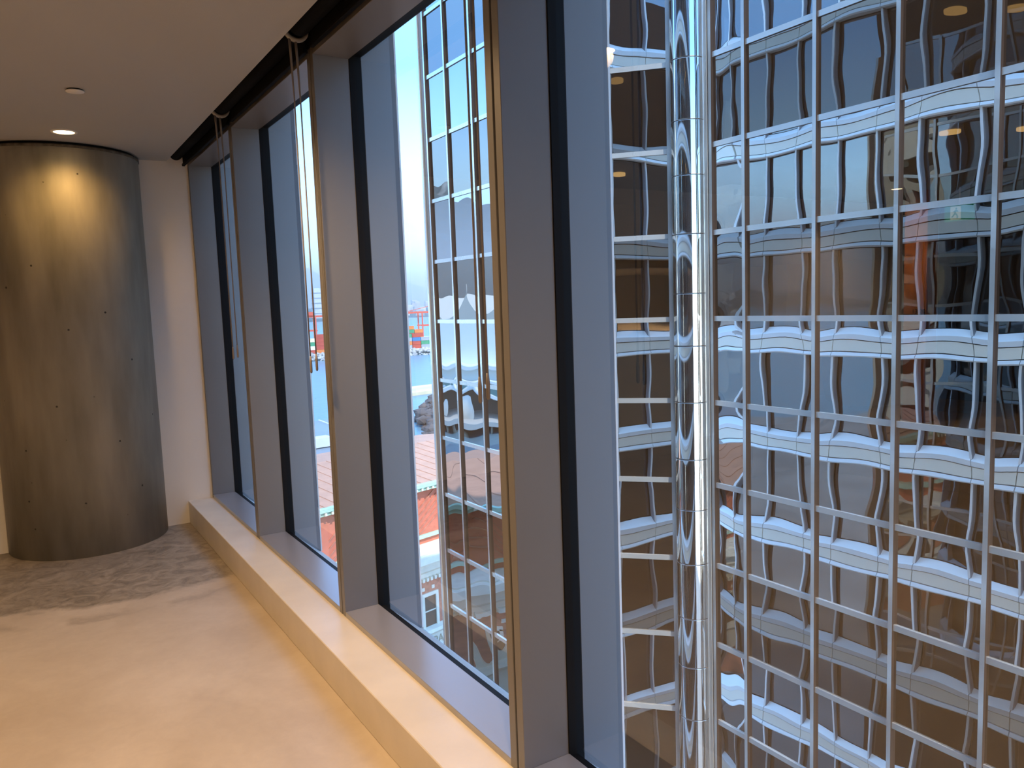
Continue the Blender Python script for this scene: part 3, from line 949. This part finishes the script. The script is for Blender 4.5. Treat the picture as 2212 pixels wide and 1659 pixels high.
# low hipped lantern on the roof, green edged
ln = ob('roof_lantern', prism('roof_lantern', [(-5.8, sz(-13.5)), (-1.0, sz(-13.5)), (-3.4, sz(-11.4))], 8.0, 15.0, 1, M['tile']), st)
ob('lantern_edge', join('lantern_edge', [bar('e', (-6.0, 7.9, sz(-13.5)), (-3.4, 7.9, sz(-11.3)), 0.3, 0.3, M['copper']), bar('e', (-3.4, 7.9, sz(-11.3)), (-0.8, 7.9, sz(-13.5)), 0.3, 0.3, M['copper'])], M['copper']), ln)
mp_ = bmesh_box('pilaster', [(-0.55, 0.55, -0.22, 0.0, sz(-19.0), sz(-14.6))], M['brick'])
mbt = bar('diagonal_bar', (-1.6, -0.05, sz(-17.9)), (1.4, -0.05, sz(-15.6)), 0.10, 0.09, M['brick2'])  # thin diagonal bars in the second, darker brick colour
mbs = bar('diagonal_bar', (-1.6, -0.05, sz(-18.9)), (1.4, -0.05, sz(-17.0)), 0.10, 0.09, M['brick2'])
for k in range(21):
    xx = x0+2.6+k*4.35
    ob('pilaster', mp_, st, (xx, 0, 0))
    for j in range(4):
        ob('diagonal_bar', mbt, st, (xx+2.2, 0, 0.9-j*0.62))
    ob('diagonal_bar', mbs, st, (xx+2.2, 0, -0.25))
ob('green_band', bmesh_box('green_band', [(x0, x1, -0.35, 0.05, sz(-19.05), sz(-18.75))], M['copper'], 0.03), st)
# terrace, cornice, brick front, second cornice with letters
ob('terrace', bmesh_box('terrace', [(x0, x1, -2.6, 0, sz(-20.2), sz(-19.6))], M['stone']), st)
crc = ob('cornice', prism('cornice', [(-0.5, sz(-19.5)), (-3.0, sz(-19.75)), (-3.1, sz(-20.3)), (-2.5, sz(-20.5)), (-2.4, sz(-21.2)), (-2.0, sz(-21.5)), (-2.0, sz(-22.2)), (-0.5, sz(-22.2))], x0, x1, 0, M['stone']), st)
md_ = bmesh_box('dentil', [(-0.11, 0.11, -2.32, -1.98, sz(-22.15), sz(-21.85))], M['stone'])
for k in range(212):
    ob('dentil', md_, crc, (x0+0.3+k*0.45, 0, 0))
ob('front_wall', bmesh_box('front_wall', [(x0, x1, -1.9, 0, 0, sz(-22.0))], M['brick2']), st)
msq = bmesh_box('stone_block', [(-0.16, 0.16, -1.97, -1.88, sz(-23.05), sz(-22.75))], M['stone'])
for k in range(84):
    ob('stone_block', msq, st, (x0+0.8+k*1.13, 0, 0))
mwf = bmesh_box('window_frame', [(-0.95, -0.65, -2.05, -1.85, sz(-26.4), sz(-23.5)), (0.65, 0.95, -2.05, -1.85, sz(-26.4), sz(-23.5)), (-0.95, 0.95, -2.05, -1.85, sz(-23.6), sz(-23.3)), (-0.65, 0.65, -1.98, -1.9, sz(-25.0), sz(-24.9))], M['stone'])
mwp = bmesh_box('window_pane', [(-0.65, 0.65, -1.93, -1.89, sz(-26.4), sz(-23.6))], M['darkglass'])
for k in range(21):
    o = ob('window_frame', mwf, st, (9.3-69.7+k*4.1, 0, 0))
    ob('window_pane', mwp, o)
ob('lower_cornice', prism('lower_cornice', [(-1.8, sz(-26.3)), (-2.5, sz(-26.45)), (-2.6, sz(-26.7)), (-2.4, sz(-26.95)), (-1.8, sz(-26.95))], x0, x1, 0, M['stone']), st)
fz = ob('frieze', bmesh_box('frieze', [(x0, x1, -2.3, -1.7, sz(-28.6), sz(-26.9))], M['stone']), st)
lt = text_mesh('carved_letters', 'PACIFIC', 1.05, 0.03, principled('letter shadow stone', (0.40, 0.34, 0.24), 0.8))
lt.transform(Matrix.Translation((6.95, -2.32, sz(-27.95))) @ Matrix.Rotation(R(90), 4, 'X'))
ob('carved_letters', lt, fz)

# grey metal shed between the station and the water
gs = empty('grey_shed', (34, 104, SEA+1.0), R(8))
tag(gs, 'long grey metal roofed shed between the red station and the water', 'building')
M['shed'] = principled('grey shed roof', (0.22, 0.25, 0.28), 0.5, var=0.06, vscale=0.3)
ob('roof', prism('roof', [(-9, 14.2), (-9, 14.6), (9, 16.2), (9, 15.6)], -26, 9, 0, M['shed']), gs)
ob('wall', bmesh_box('wall', [(-25, 8, -8, 8, 0, 14.3)], principled('shed wall', (0.5, 0.5, 0.48), 0.8)), gs)
mse = bar('roof_rib', (0, -9, 14.65), (0, 9, 16.25), 0.25, 0.2, M['towerw'])
for k in range(6):
    ob('roof_rib', mse, gs, (-24+k*5.6, 0, 0))
box('roof_unit', (-4.5, -1.5, -6, -4, 15.0, 16.2), M['towerw'], gs)

# ------------------------------------------------------------------ the sail roofed pier hall, seen in the mirror glass
ph = empty('sail_roof_hall', (-77, 190, SEA), R(-25))
tag(ph, 'white pier hall with tent like sail roofs on slim columns over the water', 'building')
M['sail'] = principled('white sail fabric', (0.88, 0.90, 0.88), 0.6)
M['hallw'] = principled('white hall panels', (0.84, 0.87, 0.84), 0.5, var=0.03, vscale=0.2)
def sail():
    n, mrow = 24, 10
    v, f = [], []
    for j in range(mrow+1):
        q = j/mrow
        for i in range(n+1):
            s = i/n*2-1
            peak = (1-abs(s))**1.9
            hh = 13.0+6.0*peak*(1-0.35*q)
            v.append((-3-34*q, s*6.5, 17.5+hh))
    for j in range(mrow):
        for i in range(n):
            a = j*(n+1)+i
            f.append((a, a+1, a+n+2, a+n+1))
    return mesh('sail', v, f, M['sail'])
sm = sail()
sfr = []
v = []; 
n = 24
for i in range(n+1):
    s = i/n*2-1
    peak = (1-abs(s))**1.9
    v += [(-3, s*6.5, 17.5), (-3, s*6.5, 30.5+6*peak)]
f = [(2*i, 2*i+2, 2*i+3, 2*i+1) for i in range(n)]
sfm = mesh('sail_front', v, f, M['sail'])
for k in range(-6, 13):
    o = ob('sail', sm, ph, (0, k*13.0-3, 0))
    ob('sail_front', sfm, o)
    ob('mast', tube('mast', [(-3.3, 0, 36), (-3.3, 0, 39.5)], [0.35, 0.15], mast, 8), o)
ob('hall_wall', bmesh_box('hall_wall', [(-40, -2, -90, 170, 12, 17.6)], M['hallw']), ph)
ob('promenade_band', bmesh_box('promenade_band', [(-6, 1.5, -90, 170, 13.6, 14.6), (-4, 0.8, -90, 170, 17.0, 18.2)], M['hallw'], 0.2), ph)
ob('window_strip', bmesh_box('window_strip', [(-3, 0.2, -90, 170, 10.4, 13.6)], principled('green hall glass', (0.20, 0.34, 0.30), 0.1)), ph)
mwb = bmesh_box('window_bar', [(0.2, 0.4, -0.1, 0.1, 10.4, 13.6)], M['hallw'])
for k in range(60):
    ob('window_bar', mwb, ph, (0, -88+k*4.3, 0))
ob('lower_band', bmesh_box('lower_band', [(-5, 1.0, -90, 170, 9.2, 10.4)], M['hallw'], 0.2), ph)
ob('back_wall', bmesh_box('back_wall', [(-36, -9, -88, 168, 3, 12)], principled('hall undercroft', (0.16, 0.15, 0.13), 0.9)), ph)
mcl = tube('column', [(0.5, 0, 3.0), (0.9, 0, 13.8)], 0.55, M['hallw'], 10)
for k in range(33):
    ob('column', mcl, ph, (0, -86+k*7.8, 0))
ob('pier_deck', bmesh_box('pier_deck', [(-40, 6, -92, 172, 2.0, 3.2)], M['quay']), ph)
mpi = tube('pile', [(5, 0, -1), (5, 0, 2.1)], 0.4, principled('pier pile', (0.30, 0.26, 0.20), 0.9), 8)
for k in range(66):
    ob('pile', mpi, ph, (0, -88+k*3.9, 0))
# cream building with deep square windows, mirrored beside the street corner
cb = empty('cream_building', (-64, 86, SEA+1), R(20))
tag(cb, 'cream concrete building with deep square windows, mirrored at the tower edge', 'building')
cm = principled('cream concrete', (0.78, 0.70, 0.55), 0.8, var=0.05, vscale=0.2)
ob('wall', bmesh_box('wall', [(-14, 14, -14, 14, 0, 62)], M['darkglass']), cb)
mfl = bmesh_box('floor_band', [(-14.6, 14.6, -14.6, 14.6, 0, 1.5)], cm)
mpr = bmesh_box('pier_strip', [(-0.6, 0.6, -0.6, 0.6, 0, 62)], cm)
for k in range(17):
    ob('floor_band', mfl, cb, (0, 0, k*3.75))
for k in range(9):
    for (a, b) in ((-14.2, -14+k*3.5), (14.2, -14+k*3.5), (-14+k*3.5, -14.2), (-14+k*3.5, 14.2)):
        ob('pier_strip', mpr, cb, (a, b, 0))
